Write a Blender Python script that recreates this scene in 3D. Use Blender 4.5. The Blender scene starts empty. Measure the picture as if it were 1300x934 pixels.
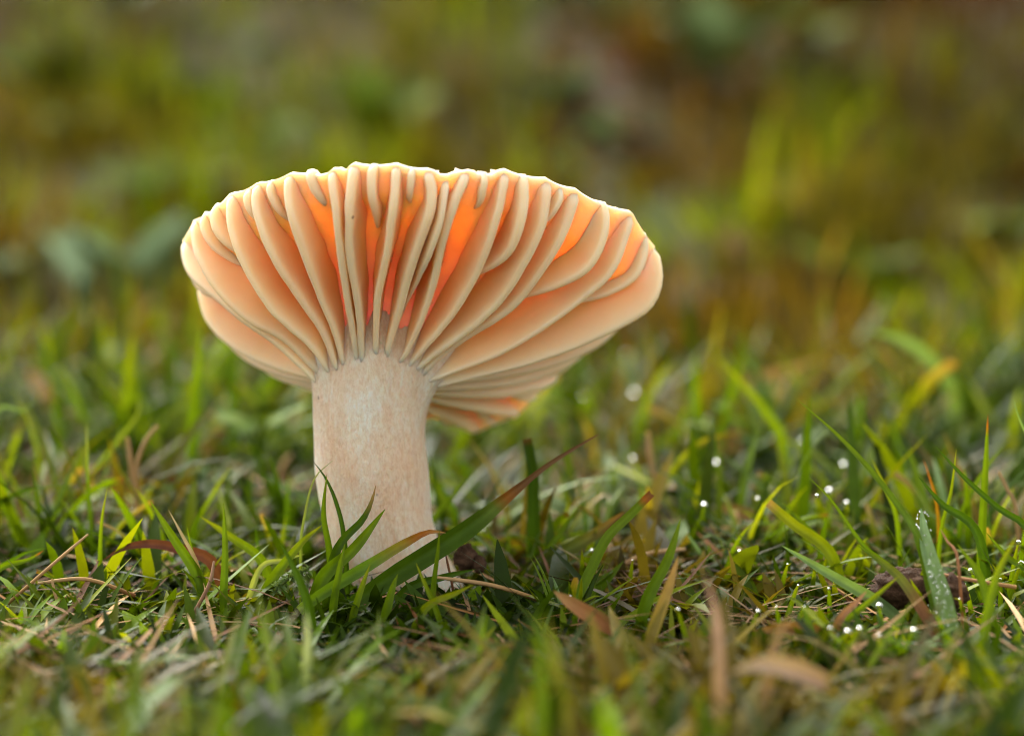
import bpy, math, random
import numpy as np
from mathutils import Vector, noise
random.seed(7); rng = np.random.default_rng(7)
R = math.radians
U = 0.01                      # everything below is laid out in centimetres; U turns it into metres
scene = bpy.context.scene
col = scene.collection

# ------------------------------------------------------------------ camera
PITCH = R(9.0); D0 = 36.1
FWD = Vector((0, math.cos(PITCH), -math.sin(PITCH))); UP = Vector((0, math.sin(PITCH), math.cos(PITCH)))
CAM = -D0 * FWD + 2.73 * UP
cam_d = bpy.data.cameras.new('camera'); cam = bpy.data.objects.new('camera', cam_d); col.objects.link(cam)
cam.location = CAM * U; cam.rotation_euler = (R(90) - PITCH, 0, 0)
cam_d.lens = 100; cam_d.sensor_width = 36; cam_d.clip_start = 0.01; cam_d.clip_end = 400
cam_d.dof.use_dof = True; cam_d.dof.focus_distance = (D0 - 1.55) * U; cam_d.dof.aperture_fstop = 11.0
scene.camera = cam

# ------------------------------------------------------------------ sky, sun, exposure
SUN_EL, SUN_AZ = R(42), R(-26)          # behind the mushroom, a little to its left
world = bpy.data.worlds.new('World'); scene.world = world; world.use_nodes = True
wn = world.node_tree.nodes; wl = world.node_tree.links; wn.clear()
sky = wn.new('ShaderNodeTexSky'); sky.sky_type = 'NISHITA'; sky.sun_disc = False
sky.sun_elevation = SUN_EL; sky.sun_rotation = SUN_AZ; sky.dust_density = 4.0; sky.air_density = 1.0
hs = wn.new('ShaderNodeHueSaturation'); hs.inputs['Saturation'].default_value = 0.05
bg = wn.new('ShaderNodeBackground'); bg.inputs['Strength'].default_value = 0.15
wo = wn.new('ShaderNodeOutputWorld')
wl.new(sky.outputs[0], hs.inputs['Color']); wl.new(hs.outputs[0], bg.inputs[0]); wl.new(bg.outputs[0], wo.inputs[0])
sun_d = bpy.data.lights.new('sun', 'SUN'); sun = bpy.data.objects.new('sun', sun_d); col.objects.link(sun)
sun_d.energy = 1.3; sun_d.angle = R(50); sun_d.color = (1.0, 0.89, 0.72)
sun.location = (0, 1, 3)
sd = Vector((math.sin(SUN_AZ) * math.cos(SUN_EL), math.cos(SUN_AZ) * math.cos(SUN_EL), math.sin(SUN_EL)))
sun.rotation_euler = sd.to_track_quat('Z', 'Y').to_euler()
vs = scene.view_settings
vs.view_transform = 'Standard'; vs.look = 'None'; vs.gamma = 1; vs.use_curve_mapping = False; vs.exposure = 1.8
scene.cycles.use_denoising = True; scene.cycles.filter_width = 1.0
scene.cycles.max_bounces = 10; scene.cycles.transmission_bounces = 8; scene.cycles.diffuse_bounces = 4

# ------------------------------------------------------------------ helpers
def ray(px, py):
    return FWD + Vector((1, 0, 0)) * ((px - 650) / 100 / D0) + UP * ((467 - py) / 100 / D0)
def at(px, py, Y):                       # the point seen at a pixel of the photograph, at depth Y (cm)
    d = ray(px, py); return CAM + d * ((Y - CAM.y) / d.y)
def on(px, py, z=0.0):                   # the point seen at a pixel, at height z (cm)
    d = ray(px, py); return CAM + d * ((z - CAM.z) / d.z)
def hit(px, py, h=.3):                   # where the line of sight through a pixel meets the ground (plus h)
    d = ray(px, py); t = 25.0
    while t < 400:
        p = CAM + d * t
        if p.z < gz(p.x, p.y) + h: return p
        t += .15
    return p
def proj(p):
    v = p - CAM; dz = v.dot(FWD)
    return 650 + v.x / dz * D0 * 100, 467 - v.dot(UP) / dz * D0 * 100

def crv(pts, n):                         # Catmull-Rom through points, n samples by length
    P = np.array([list(p) for p in pts], float)
    if len(P) == 2: P = np.array([P[0], (P[0] + P[1]) / 2, P[1]])
    E = np.vstack([2 * P[0] - P[1], P, 2 * P[-1] - P[-2]])
    out = []
    for i in range(1, len(E) - 2):
        for q in np.linspace(0, 1, 12, endpoint=False):
            a, b, c, d = E[i - 1], E[i], E[i + 1], E[i + 2]
            out.append(.5 * (2 * b + (c - a) * q + (2 * a - 5 * b + 4 * c - d) * q * q + (3 * b - a - 3 * c + d) * q ** 3))
    out.append(E[-2]); O = np.array(out)
    L = np.r_[0, np.cumsum(np.linalg.norm(np.diff(O, axis=0), axis=1))]
    s = np.linspace(0, L[-1], n)
    return np.stack([np.interp(s, L, O[:, k]) for k in range(O.shape[1])], 1)

def mesh(name, V, F, mat, C=None, smooth=True):
    """V in cm; F list of faces or an (n,4) array; C per-vertex colour"""
    me = bpy.data.meshes.new(name)
    V = np.asarray(V, np.float32) * U
    if isinstance(F, np.ndarray):
        n, k = F.shape
        me.vertices.add(len(V)); me.vertices.foreach_set('co', V.ravel())
        me.loops.add(n * k); me.loops.foreach_set('vertex_index', F.astype(np.int32).ravel())
        me.polygons.add(n); me.polygons.foreach_set('loop_start', np.arange(0, n * k, k, dtype=np.int32))
        me.update(calc_edges=True); me.validate()
    else:
        me.from_pydata([tuple(v) for v in V], [], F)
    if C is not None:
        C = np.asarray(C, np.float32)
        if C.shape[1] == 3: C = np.c_[C, np.ones(len(C), np.float32)]
        a = me.color_attributes.new('tint', 'FLOAT_COLOR', 'POINT'); a.data.foreach_set('color', C.astype(np.float32).ravel())
    if smooth: me.polygons.foreach_set('use_smooth', np.ones(len(me.polygons), bool))
    me.materials.append(mat)
    return me
def link(name, me, parent=None, loc=None, rot=None, scale=None):
    o = bpy.data.objects.new(name, me); col.objects.link(o)
    if parent is not None: o.parent = parent
    if loc is not None: o.location = Vector(loc) * U
    if rot is not None: o.rotation_euler = rot
    if scale is not None: o.scale = scale if hasattr(scale, '__len__') else (scale,) * 3
    return o
def tag(o, label=None, cat=None, group=None, kind=None):
    if label: o['label'] = label
    if cat: o['category'] = cat
    if group: o['group'] = group
    if kind: o['kind'] = kind
    return o
def grid_faces(n, m, closed=False):      # n rows of m verts
    F = []
    for i in range(n - 1):
        for j in range(m if closed else m - 1):
            a = i * m + j; b = i * m + (j + 1) % m
            F.append((a, b, b + m, a + m))
    return F

# ------------------------------------------------------------------ materials
def newmat(name):
    m = bpy.data.materials.new(name); m.use_nodes = True
    nt = m.node_tree; return m, nt.nodes, nt.links, nt.nodes['Principled BSDF']
def nz(N, L, scale, detail=3, rough=.55, vec=None):
    n = N.new('ShaderNodeTexNoise'); n.inputs['Scale'].default_value = scale
    n.inputs['Detail'].default_value = detail; n.inputs['Roughness'].default_value = rough
    if vec is not None: L.new(vec, n.inputs['Vector'])
    return n
def ramp(N, L, src, stops):
    r = N.new('ShaderNodeValToRGB'); e = r.color_ramp.elements
    e[0].position, e[0].color = stops[0][0], (*stops[0][1], 1); e[1].position, e[1].color = stops[-1][0], (*stops[-1][1], 1)
    for p, c in stops[1:-1]:
        k = e.new(p); k.color = (*c, 1)
    L.new(src, r.inputs[0]); return r
def mix(N, L, f, a, b, mode='MIX'):
    m = N.new('ShaderNodeMix'); m.data_type = 'RGBA'; m.blend_type = mode
    for s, v in ((0, f), (6, a), (7, b)):
        if hasattr(v, 'is_output'): L.new(v, m.inputs[s])
        else: m.inputs[s].default_value = v if s == 0 else (*v, 1)
    return m.outputs[2]
def bump(N, L, h, strength, dist, bsdf):
    b = N.new('ShaderNodeBump'); b.inputs['Strength'].default_value = strength; b.inputs['Distance'].default_value = dist
    L.new(h, b.inputs['Height']); L.new(b.outputs[0], bsdf.inputs['Normal']); return b
def objco(N): return N.new('ShaderNodeTexCoord').outputs['Object']

def leaf_mat(name, trans=.38, rough=.42, spec=.45, vein=0.0):
    m, N, L, B = newmat(name)
    at_ = N.new('ShaderNodeAttribute'); at_.attribute_name = 'tint'
    oi = N.new('ShaderNodeObjectInfo')
    co = objco(N)
    n = nz(N, L, 420, 4, .6, co)
    c = mix(N, L, .35, at_.outputs['Color'], ramp(N, L, n.outputs[0], [(.3, (.5, .5, .5)), (.7, (1.35, 1.35, 1.3))]).outputs[0], 'MULTIPLY')
    L.new(c, B.inputs['Base Color'])
    B.inputs['Roughness'].default_value = rough; B.inputs['Specular IOR Level'].default_value = spec
    T = N.new('ShaderNodeBsdfTranslucent')
    ct = mix(N, L, 1.0, c, (1.2, 1.1, .3), 'MULTIPLY'); L.new(ct, T.inputs['Color'])
    X = N.new('ShaderNodeMixShader'); X.inputs[0].default_value = trans
    L.new(B.outputs[0], X.inputs[1]); L.new(T.outputs[0], X.inputs[2])
    L.new(X.outputs[0], N['Material Output'].inputs['Surface'])
    n2 = nz(N, L, 900, 2, .5, co); bump(N, L, n2.outputs[0], .25, .0002, B)
    return m
GRASS = leaf_mat('grass_leaf', .42, .42, .12); LAWN = leaf_mat('lawn_leaf', .45, .8, .0); LEAF = leaf_mat('broad_leaf', .25, .6, .1); DRY = leaf_mat('dry_straw', .18, .7, .1)
MOSSM = leaf_mat('moss_leaf', .3, .6, .1)

m, N, L, B = newmat('waxy_gill'); GILL = m
a_ = N.new('ShaderNodeAttribute'); a_.attribute_name = 'tint'
co = objco(N)
vo = N.new('ShaderNodeTexVoronoi'); vo.inputs['Scale'].default_value = 260; L.new(co, vo.inputs['Vector'])
sp = nz(N, L, 120, 2, .5, co)
msk = ramp(N, L, vo.outputs['Distance'], [(.045, (1, 1, 1)), (.075, (0, 0, 0))])
msk2 = ramp(N, L, sp.outputs[0], [(.60, (0, 0, 0)), (.64, (1, 1, 1))])
f = mix(N, L, 1.0, msk.outputs[0], msk2.outputs[0], 'MULTIPLY')
n1 = nz(N, L, 160, 4, .6, co)
c = mix(N, L, .25, a_.outputs['Color'], ramp(N, L, n1.outputs[0], [(.3, (.8, .74, .68)), (.7, (1.08, 1.08, 1.08))]).outputs[0], 'MULTIPLY')
c = mix(N, L, f, c, (.10, .05, .025)); L.new(c, B.inputs['Base Color'])
B.inputs['Subsurface Weight'].default_value = .9; B.inputs['Subsurface Radius'].default_value = (1, .76, .52); B.inputs['Subsurface Scale'].default_value = .0034
B.inputs['Roughness'].default_value = .42; B.inputs['Specular IOR Level'].default_value = .35
bump(N, L, nz(N, L, 600, 3, .6, co).outputs[0], .15, .0002, B)

m, N, L, B = newmat('cap_flesh'); CAPM = m
co = objco(N); n1 = nz(N, L, 130, 5, .65, co)
a_ = N.new('ShaderNodeAttribute'); a_.attribute_name = 'tint'
c = mix(N, L, .5, a_.outputs['Color'], ramp(N, L, n1.outputs[0], [(.3, (.86, .72, .5)), (.6, (1, 1, 1)), (.8, (1.03, 1.12, 1.3))]).outputs[0], 'MULTIPLY'); L.new(c, B.inputs['Base Color'])
B.inputs['Subsurface Weight'].default_value = 1.0; B.inputs['Subsurface Radius'].default_value = (1, .60, .26); B.inputs['Subsurface Scale'].default_value = .0046
B.inputs['Roughness'].default_value = .45
bump(N, L, n1.outputs[0], .5, .0006, B)

m, N, L, B = newmat('fibrous_stem'); STEM = m
co = objco(N); mp = N.new('ShaderNodeMapping'); mp.inputs['Scale'].default_value = (1, 1, .42); L.new(co, mp.inputs['Vector'])
fib = nz(N, L, 2300, 5, .8, mp.outputs[0]); mp2 = N.new('ShaderNodeMapping'); mp2.inputs['Scale'].default_value = (1, 1, .55); L.new(co, mp2.inputs['Vector']); big = nz(N, L, 130, 4, .6, mp2.outputs[0])
c = ramp(N, L, big.outputs[0], [(.32, (.90, .61, .39)), (.46, (.93, .70, .49)), (.56, (.96, .79, .60)), (.68, (.97, .90, .77))])
c2 = ramp(N, L, fib.outputs[0], [(.36, (.86, .76, .66)), (.50, (1, 1, 1)), (.60, (1.10, 1.18, 1.3))])
c = mix(N, L, .75, c.outputs[0], c2.outputs[0], 'MULTIPLY')
vo = N.new('ShaderNodeTexVoronoi'); vo.inputs['Scale'].default_value = 300; L.new(co, vo.inputs['Vector'])
sp = nz(N, L, 140, 2, .5, co)
f = mix(N, L, 1.0, ramp(N, L, vo.outputs['Distance'], [(.06, (1, 1, 1)), (.1, (0, 0, 0))]).outputs[0], ramp(N, L, sp.outputs[0], [(.58, (0, 0, 0)), (.62, (1, 1, 1))]).outputs[0], 'MULTIPLY')
c = mix(N, L, f, c, (.09, .045, .02)); L.new(c, B.inputs['Base Color'])
B.inputs['Subsurface Weight'].default_value = .5; B.inputs['Subsurface Radius'].default_value = (1, .6, .35); B.inputs['Subsurface Scale'].default_value = .0015
B.inputs['Roughness'].default_value = .5; B.inputs['Specular IOR Level'].default_value = .35
bump(N, L, fib.outputs[0], 1.0, .0008, B)

m, N, L, B = newmat('soil_and_moss'); SOIL = m
co = objco(N)
n1 = nz(N, L, 9, 5, .6, co); n2 = nz(N, L, 90, 5, .6, co)
c1 = ramp(N, L, n1.outputs[0], [(.34, (.03, .018, .010)), (.48, (.05, .035, .012)), (.58, (.035, .05, .010)), (.72, (.07, .05, .02))])
c = mix(N, L, .8, c1.outputs[0], ramp(N, L, n2.outputs[0], [(.3, (.45, .45, .45)), (.7, (1.5, 1.45, 1.3))]).outputs[0], 'MULTIPLY')
L.new(c, B.inputs['Base Color']); B.inputs['Roughness'].default_value = .85; B.inputs['Specular IOR Level'].default_value = .25
bump(N, L, n2.outputs[0], .8, .003, B)

m, N, L, B = newmat('crumbly_soil'); CLOD = m
co = objco(N); n2 = nz(N, L, 260, 6, .7, co)
c = ramp(N, L, n2.outputs[0], [(.3, (.022, .011, .006)), (.55, (.075, .040, .022)), (.75, (.15, .085, .05))]); L.new(c.outputs[0], B.inputs['Base Color'])
B.inputs['Roughness'].default_value = .8; B.inputs['Specular IOR Level'].default_value = .1; bump(N, L, n2.outputs[0], .9, .0025, B)

m, N, L, B = newmat('clear_water'); WATER = m
B.inputs['Base Color'].default_value = (1, 1, 1, 1); B.inputs['Roughness'].default_value = 0.0; B.inputs['IOR'].default_value = 1.333
B.inputs['Transmission Weight'].default_value = 1.0

# ------------------------------------------------------------------ ground
def gz(x, y):
    a = noise.noise(Vector((x * .33, y * .33, 1.7))) * .22 + noise.noise(Vector((x * .9, y * .9, 5.2))) * .09
    far = max(0, y - 18)
    a += noise.noise(Vector((x * .10, y * .10, 9.1))) * min(1.5, far * .06) + noise.noise(Vector((x * .025, y * .025, 3.1))) * min(2.5, far * .03)
    f = min(max(0, y - 15), 42); a += .0045 * f * f + .378 * max(0, min(y, 85) - 57) + .378 * 40 * (1 - math.exp(-max(0, y - 85) / 40)) - .16      # the lawn rises to a low bank
    if y < -8: a -= min(1.2, (-8 - y) * .06)
    return a
ys = np.r_[np.linspace(-60, -12, 17)[:-1], np.arange(-12, 24, .45), np.geomspace(24, 3000, 110)]
xs0 = np.r_[-np.geomspace(16, 3000, 40)[::-1], np.arange(-15.5, 15.6, .45), np.geomspace(16, 3000, 40)]
V = [(x, y, gz(x, y)) for y in ys for x in xs0]
g = link('ground', mesh('ground', V, grid_faces(len(ys), len(xs0)), SOIL)); tag(g, 'damp dark soil under the lawn', None, None, 'structure')

# ------------------------------------------------------------------ mushroom
shroom = bpy.data.objects.new('mushroom', None); col.objects.link(shroom)
BASE = Vector((-1.30, 0.0, -0.25)); shroom.location = BASE * U; shroom.empty_display_size = .02
tag(shroom, 'peach coloured mushroom with upturned ribbed cap on a thick pale stem', 'mushroom')
ST, CT = math.sin(R(33)), math.cos(R(33))
TT = [0, .2, .4, .6, .8, 1]; RT = [.75, 1.2, 1.75, 2.3, 2.8, 3.05]; HT = [0, .12, .33, .62, 1.05, 1.6]
NJ = 30
_pf = crv(list(zip(TT, RT, HT)), 80)      # smooth profile of the bowl
for _ in range(60): _pf[1:-1] = (_pf[:-2] + 2 * _pf[1:-1] + _pf[2:]) / 4
def rr(t): return np.interp(t, _pf[:, 0], _pf[:, 1])
def hh(t): return np.interp(t, _pf[:, 0], _pf[:, 2])
Z0 = at(475, 475, 0).z
def lift(poly, t0=0.0, shortfoot=None):
    """ridge drawn rim -> foot; returned foot -> rim in 3-D"""
    P = crv([(x, y) for x, y in poly][::-1], NJ)
    xf = P[0][0] if shortfoot is None else shortfoot; xr = P[-1][0]
    af = math.acos(max(-1, min(1, (xf - 472) / 78))); ar = math.acos(max(-1, min(1, (xr - 536) / 308)))
    out = []
    for j in range(NJ):
        t = t0 + (1 - t0) * j / (NJ - 1); th = af + (ar - af) * t
        out.append(list(at(P[j][0], P[j][1], -rr(t) * math.sin(th) * CT + hh(t) * ST)))
    return np.array(out)
def model(deg, hf):
    out = []
    for j in range(NJ):
        t = j / (NJ - 1); th = R(deg); s = -math.sin(th); r = rr(t); h = hh(t) * (1 + (hf - 1) * t)
        cx = (475 + 61 * t - 650) / 100
        out.append((cx + r * math.cos(th), -r * s * CT + h * ST, Z0 + r * s * ST + h * CT))
    return np.array(out)
mains = [model(166, 1.0)]
FRONT = [
 [(227,306),(238,348),(272,379),(303,406),(351,440),(402,488)],
 [(241,279),(248,324),(275,372),(316,410),(361,434),(405,478)],
 [(287,245),(291,293),(310,341),(344,396),(392,440),(419,475)],
 [(322,231),(323,269),(344,324),(375,375),(409,423),(428,471)],
 [(364,219),(364,255),(378,307),(406,379),(426,427),(436,464)],
 [(419,214),(426,283),(436,358),(447,420),(452,456)],
 [(447,207),(442,266),(445,334),(455,399),(460,456)],
 [(502,208),(500,255),(490,324),(479,386),(478,456)],
 [(543,215),(548,262),(531,317),(514,372),(497,430),(491,458)],
 [(595,218),(576,265),(561,317),(542,389),(520,441),(506,462)],
 [(644,218),(632,276),(610,340),(576,400),(535,448),(517,468)],
 [(698,229),(690,287),(666,340),(632,389),(592,424),(553,452),(526,474)],
 [(737,244),(719,295),(692,340),(651,392),(587,434),(550,462),(534,480)],
 [(808,272),(782,340),(745,377),(689,419),(632,452),(575,474),(541,488)],
 [(836,312),(842,352),(832,385),(805,408),(745,437),(670,464),(595,482),(548,494)],
]
mains += [lift(p) for p in FRONT]
for dg, hf in ((13, 1.0), (27, .95), (41, .90), (54, .64), (66, .36), (78, .25), (90, .42), (103, .95), (116, 1.05), (129, 1.05), (142, 1.0), (154, 1.0)):
    mains.append(model(dg, hf))
M = np.array(mains); K = len(M)
SUB = 6
G = np.zeros((K * SUB, NJ, 3))
Ms = M.copy()
for _ in range(1): Ms = .6 * Ms + .2 * np.roll(Ms, 1, 0) + .2 * np.roll(Ms, -1, 0)
bl = np.clip((np.linspace(0, 1, NJ) - .35) / .65, 0, 1); bl = (bl * bl * (3 - 2 * bl))[None, :, None]; Ms = Ms * (1 - bl) + M * bl
for k in range(K):
    a, b, c, d = Ms[k - 1], Ms[k], Ms[(k + 1) % K], Ms[(k + 2) % K]
    for q in range(SUB):
        u = q / SUB; lin = b + (c - b) * u
        cr = .5 * (2 * b + (c - a) * u + (2 * a - 5 * b + 4 * c - d) * u * u + (3 * b - a - 3 * c + d) * u ** 3)
        G[k * SUB + q] = .35 * cr + .65 * lin
        rt_ = lin[-1] - lin[-4]; rt_ = rt_ / np.linalg.norm(rt_); gap = np.linalg.norm(c[-1] - b[-1])
        dip = (.05 * gap + .006) * math.sin(math.pi * u) ** .8 + (.035 if (k, q) in ((5, 4), (5, 5), (6, 4), (6, 3), (9, 3), (9, 2), (10, 3), (10, 2), (10, 4)) else 0)
        G[k * SUB + q] -= rt_[None] * (dip * np.clip((np.linspace(0, 1, NJ) - .72) / .28, 0, 1) ** 1.5)[:, None]
du = np.roll(G, -1, 0) - np.roll(G, 1, 0); dv = np.gradient(G, axis=1)
NRM = np.cross(du, dv); NRM /= np.linalg.norm(NRM, axis=2, keepdims=True) + 1e-9
cin = np.array([(530 - 650) / 100, ST * 2.2, Z0 + CT * 2.2])
if ((cin - G) * NRM).sum(2).mean() < 0: NRM = -NRM
for _ in range(6): NRM = (NRM * 2 + np.roll(NRM, 1, 0) + np.roll(NRM, -1, 0)); NRM /= np.linalg.norm(NRM, axis=2, keepdims=True)
tj = np.linspace(0, 1, NJ)
def depth(t):
    t = np.asarray(t, float); a = np.clip(t / .32, 0, 1); a = a * a * (3 - 2 * a)
    return .05 + (.14 * np.clip(t / .08, 0, 1) * .6 + .34 * a) * np.clip(1 - t ** 3, 0, 1) ** .9
def thick(t): return np.interp(t, [0, .3, .6, .85, 1], [.50, .28, .18, .19, .16])
OUT = G + NRM * depth(tj)[None, :, None]
for k in range(OUT.shape[0]):
    for j in range(NJ):
        OUT[k, j] += NRM[k, j] * noise.noise(Vector(OUT[k, j]) * 3.1) * .05 * min(1, 6 * (1 - tj[j]))
INN = OUT + NRM * thick(tj)[None, :, None]
rim_t = G[:, -1] - G[:, -3]; rim_t /= np.linalg.norm(rim_t, axis=1, keepdims=True)
RIM = (OUT[:, -1] + INN[:, -1]) / 2 + rim_t * .04
KK = K * SUB
rows = [OUT[:, j] for j in range(NJ)] + [RIM] + [INN[:, j] for j in range(NJ - 1, -1, -1)]
V = np.concatenate(rows); F = grid_faces(len(rows), KK, True)
ctop = INN[:, 0].mean(0); V = np.vstack([V, ctop[None], OUT[:, 0].mean(0)[None]])
lr = (len(rows) - 1) * KK
F += [(lr + i, lr + (i + 1) % KK, len(V) - 2) for i in range(KK)] + [((i + 1) % KK, i, len(V) - 1) for i in range(KK)]
def local(V): return np.asarray(V) - np.array(BASE)
ttr = list(tj) + [1.0] + list(tj[::-1])
cc_ = [[np.interp(t, [0, .25, .6, .8, .95, 1], q) for q in ((.9, .92, .93, .93, .93, .93), (.58, .53, .52, .53, .56, .58), (.36, .24, .11, .13, .30, .38))] for t in ttr]  # orange flesh colour, deepened mid-way and paled at the rim to paint the glow
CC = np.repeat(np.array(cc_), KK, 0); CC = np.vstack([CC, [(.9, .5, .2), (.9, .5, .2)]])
cap = link('cap', mesh('cap', local(V), F, CAPM, CC), shroom)
ctl = [  # left x, right x, y in the photograph, tilt of the ring (deg)
 (474, 612, 800, 0), (463, 602, 772, 0), (452, 592, 745, 0), (436, 576, 715, 0), (423, 561, 690, 1), (411, 549, 650, 2), (404, 545, 618, 4), (399, 542, 585, 6), (398, 537, 550, 9), (398, 537, 525, 13), (397, 540, 509, 15), (398, 541, 503, 18), (403, 540, 489, 24), (412, 534, 477, 28), (425, 522, 465, 30), (440, 510, 455, 30)]
ctl = crv(ctl, 44)
_sz = [at((a + b) / 2, y, 0.0).z for a, b, y, _ in ctl][:-9]
_sx = [at((a + b) / 2, y, 0.0).x for a, b, y, _ in ctl][:-9]; _sr = [(b - a) / 200 for a, b, y, _ in ctl][:-9]
def stem_at(z): return np.interp(z, _sz, _sx), np.interp(z, _sz, _sr)
Gf = G.reshape(-1, 3); Nf = NRM.reshape(-1, 3)
def gill(P, ts, wide=1.0, dive=False, sd=0, hl=None, hr=None):
    """one fold of flesh: rounded edge, flanks that sweep out into the trough on each side, and its back flush with the cap's top"""
    V, C = [], []; KS = [0, .33, .66, 1.0]; FS = [.14, .3, .46, .62, .76, .88, .96, 1.0]
    P = P.copy(); m0 = 0
    hl = np.full(len(P), .15 * wide) if hl is None else hl; hr = np.full(len(P), .15 * wide) if hr is None else hr
    if not dive:                         # the foot runs a little way down the stem and sinks into it
        ln = .20 + .2 * noise.noise(Vector((sd * 1.7, 3.1, 0))); ext = []
        for q in (1.0, .8, .6, .4, .2):
            z = P[0][2] - ln * q; cxs, rs = stem_at(z); cx0 = stem_at(P[0][2])[0]
            d2 = np.array((P[0][0] - cx0, P[0][1])); r0 = np.linalg.norm(d2); d2 /= r0
            r = r0 + (rs - .13 - r0) * q ** .9 + .012 * math.sin(math.pi * q)
            ext.append(np.array((cxs + d2[0] * r, d2[1] * r, z)))
        P = np.vstack([ext, P]); ts = np.r_[0, 0, 0, 0, 0, ts]; hl = np.r_[[hl[0]] * 5, hl]; hr = np.r_[[hr[0]] * 5, hr]; m0 = 5
    n = len(P)
    Nn = np.array([Nf[np.argmin(((Gf - p) ** 2).sum(1))] for p in P])
    for _ in range(3): Nn[1:-1] = (Nn[:-2] + Nn[1:-1] * 2 + Nn[2:]) / 4
    Nn /= np.linalg.norm(Nn, axis=1, keepdims=True)
    T = np.gradient(P, axis=0); T /= np.linalg.norm(T, axis=1, keepdims=True)
    Bn = np.cross(T, Nn); Bn /= np.linalg.norm(Bn, axis=1, keepdims=True)
    e = np.array((.98, .63, .40)); f_ = np.array((.98, .45, .13)); cs = np.array((.96, .70, .48))  # pale edge, flank with orange transmitted glow painted in, stem tone at the foot
    for j in range(n):
        t = ts[j]; d = float(depth(t)); p0 = P[j]
        if dive: p0 = p0 + Nn[j] * (d * 1.15 + .06) * max(0, 1 - j / (n * .85)) ** 1.6
        p0 = p0 + Bn[j] * (.008 * noise.noise(Vector((sd * 7.7, t * 5, 1.5))) + .006 * noise.noise(Vector((sd * 2.7, t * 30, 4.5)))) + Nn[j] * .008 * noise.noise(Vector((sd * 4.1, t * 13, 6.5)))
        if t > .95: p0 = p0 + Nn[j] * .085 * ((t - .95) / .05) ** 2; we_end = 1 - .3 * ((t - .95) / .05) ** 2
        wob = noise.noise(Vector((sd * 3.3, t * 4, .5))) * .05 + noise.noise(Vector((sd * 5.1, t * 15, 2.5))) * .012
        wj = 1 + .14 * noise.noise(Vector((sd * 2.1, t * 6, 8.5)))
        we = .053 * wide * wj * np.interp(t, [0, .2, .6, .9, 1], [.8, .85, 1, 1.15, 1.2])
        if dive: we *= .35 + .65 * min(1, j / (n * .5))
        elif j < 9: we *= .55 + .45 * j / 9
        if t > .95: we *= we_end
        half = []
        for h_ in (hl[j], hr[j]):
            g_ = we + .03 if dive else max(we + .01, h_ * np.interp(t, [0, .1, .3, .55, .78, .92, 1], [.35, .6, .85, .78, .55, .5, .6]))
            sec = [(math.sin(a * math.pi / 2) * we, (1 - math.cos(a * math.pi / 2)) * we * .9) for a in KS]
            dd = d + .025
            for k_ in FS: sec.append((we + (g_ - we) * (.40 * k_ + .60 * k_ ** 2.8), we * .9 + dd * (1 - (1 - k_) ** 1.35)))
            if t > .12: sec.append((g_ * np.interp(t, [.12, .35, .85, 1], [.4, .56, .56, .42]), we * .9 + dd + thick(t) + .012 - .04 * max(0, (t - .9) / .1)))
            else: sec.append((g_ * .9, we * .9 + dd + .05))
            half.append(sec)
        row = [(-x, z) for x, z in half[0][:0:-1]] + half[1]
        for x, z in row:
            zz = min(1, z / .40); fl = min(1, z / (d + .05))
            V.append(p0 + Bn[j] * (x + wob * fl * (1 - fl) * 3) + Nn[j] * z)
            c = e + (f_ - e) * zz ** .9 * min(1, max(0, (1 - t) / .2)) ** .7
            if j < m0 + 4 and not dive: c = c + (cs - c) * (1 - j / (m0 + 4))
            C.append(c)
    SEC = len(row)
    F = grid_faces(n, SEC, True)
    F.append(tuple(range(SEC))[::-1]); F.append(tuple((n - 1) * SEC + q for q in range(SEC)))
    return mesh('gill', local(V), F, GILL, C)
for k in range(K):
    hL = np.minimum(.32, np.linalg.norm(M[k] - M[k - 1], axis=1) / 2); hR = np.minimum(.32, np.linalg.norm(M[k] - M[(k + 1) % K], axis=1) / 2)
    v_ = np.cross(np.gradient(M[k], axis=0)[20], Nf[np.argmin(((Gf - M[k][20]) ** 2).sum(1))])
    if v_.dot(M[(k + 1) % K][20] - M[k][20]) < 0: hL, hR = hR, hL
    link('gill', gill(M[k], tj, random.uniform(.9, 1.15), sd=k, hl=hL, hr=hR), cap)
SHORT = [
 ([(267,257),(268,290),(282,317),(305,342)], .9), ([(311,236),(310,262),(321,288)], .85), ([(387,214),(393,236),(403,262)], .8),
 ([(474,206),(471,249),(474,296)], 1.0), ([(523,211),(522,235),(519,258)], .7), ([(569,228),(559,290),(537,355),(509,425)], .6), ([(617,218),(615,238),(612,262)], .75),
 ([(668,221),(666,272),(645,334),(596,380)], .95), ([(775,258),(770,302),(752,344),(722,372),(676,404)], .95), ([(716,236),(712,262),(700,290)], .6),
 ([(828,295),(815,345),(785,378),(735,408)], .8), ([(252,268),(256,300),(272,335)], .7), ([(339,226),(341,250),(350,280)], .7)]
for i, (p, w) in enumerate(SHORT):
    p = p + [(p[-1][0] + (p[-1][0] - p[-2][0]) * .7, p[-1][1] + (p[-1][1] - p[-2][1]) * .7)]
    q = p[-1]; r0 = p[0]; foot = (480, 468)
    t0 = math.dist(q, foot) / math.dist(r0, foot)
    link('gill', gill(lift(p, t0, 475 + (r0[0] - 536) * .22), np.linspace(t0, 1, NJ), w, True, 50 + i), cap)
for k in list(range(17, K)) + [0]:      # short gills on the far side
    A, Bq = M[k], M[(k + 1) % K]; j0 = random.choice((13, 16, 18))
    P = crv(((A + Bq) / 2)[j0:], NJ); link('gill', gill(P, np.linspace(tj[j0], 1, NJ), .8, True, 80 + k), cap)

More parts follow.
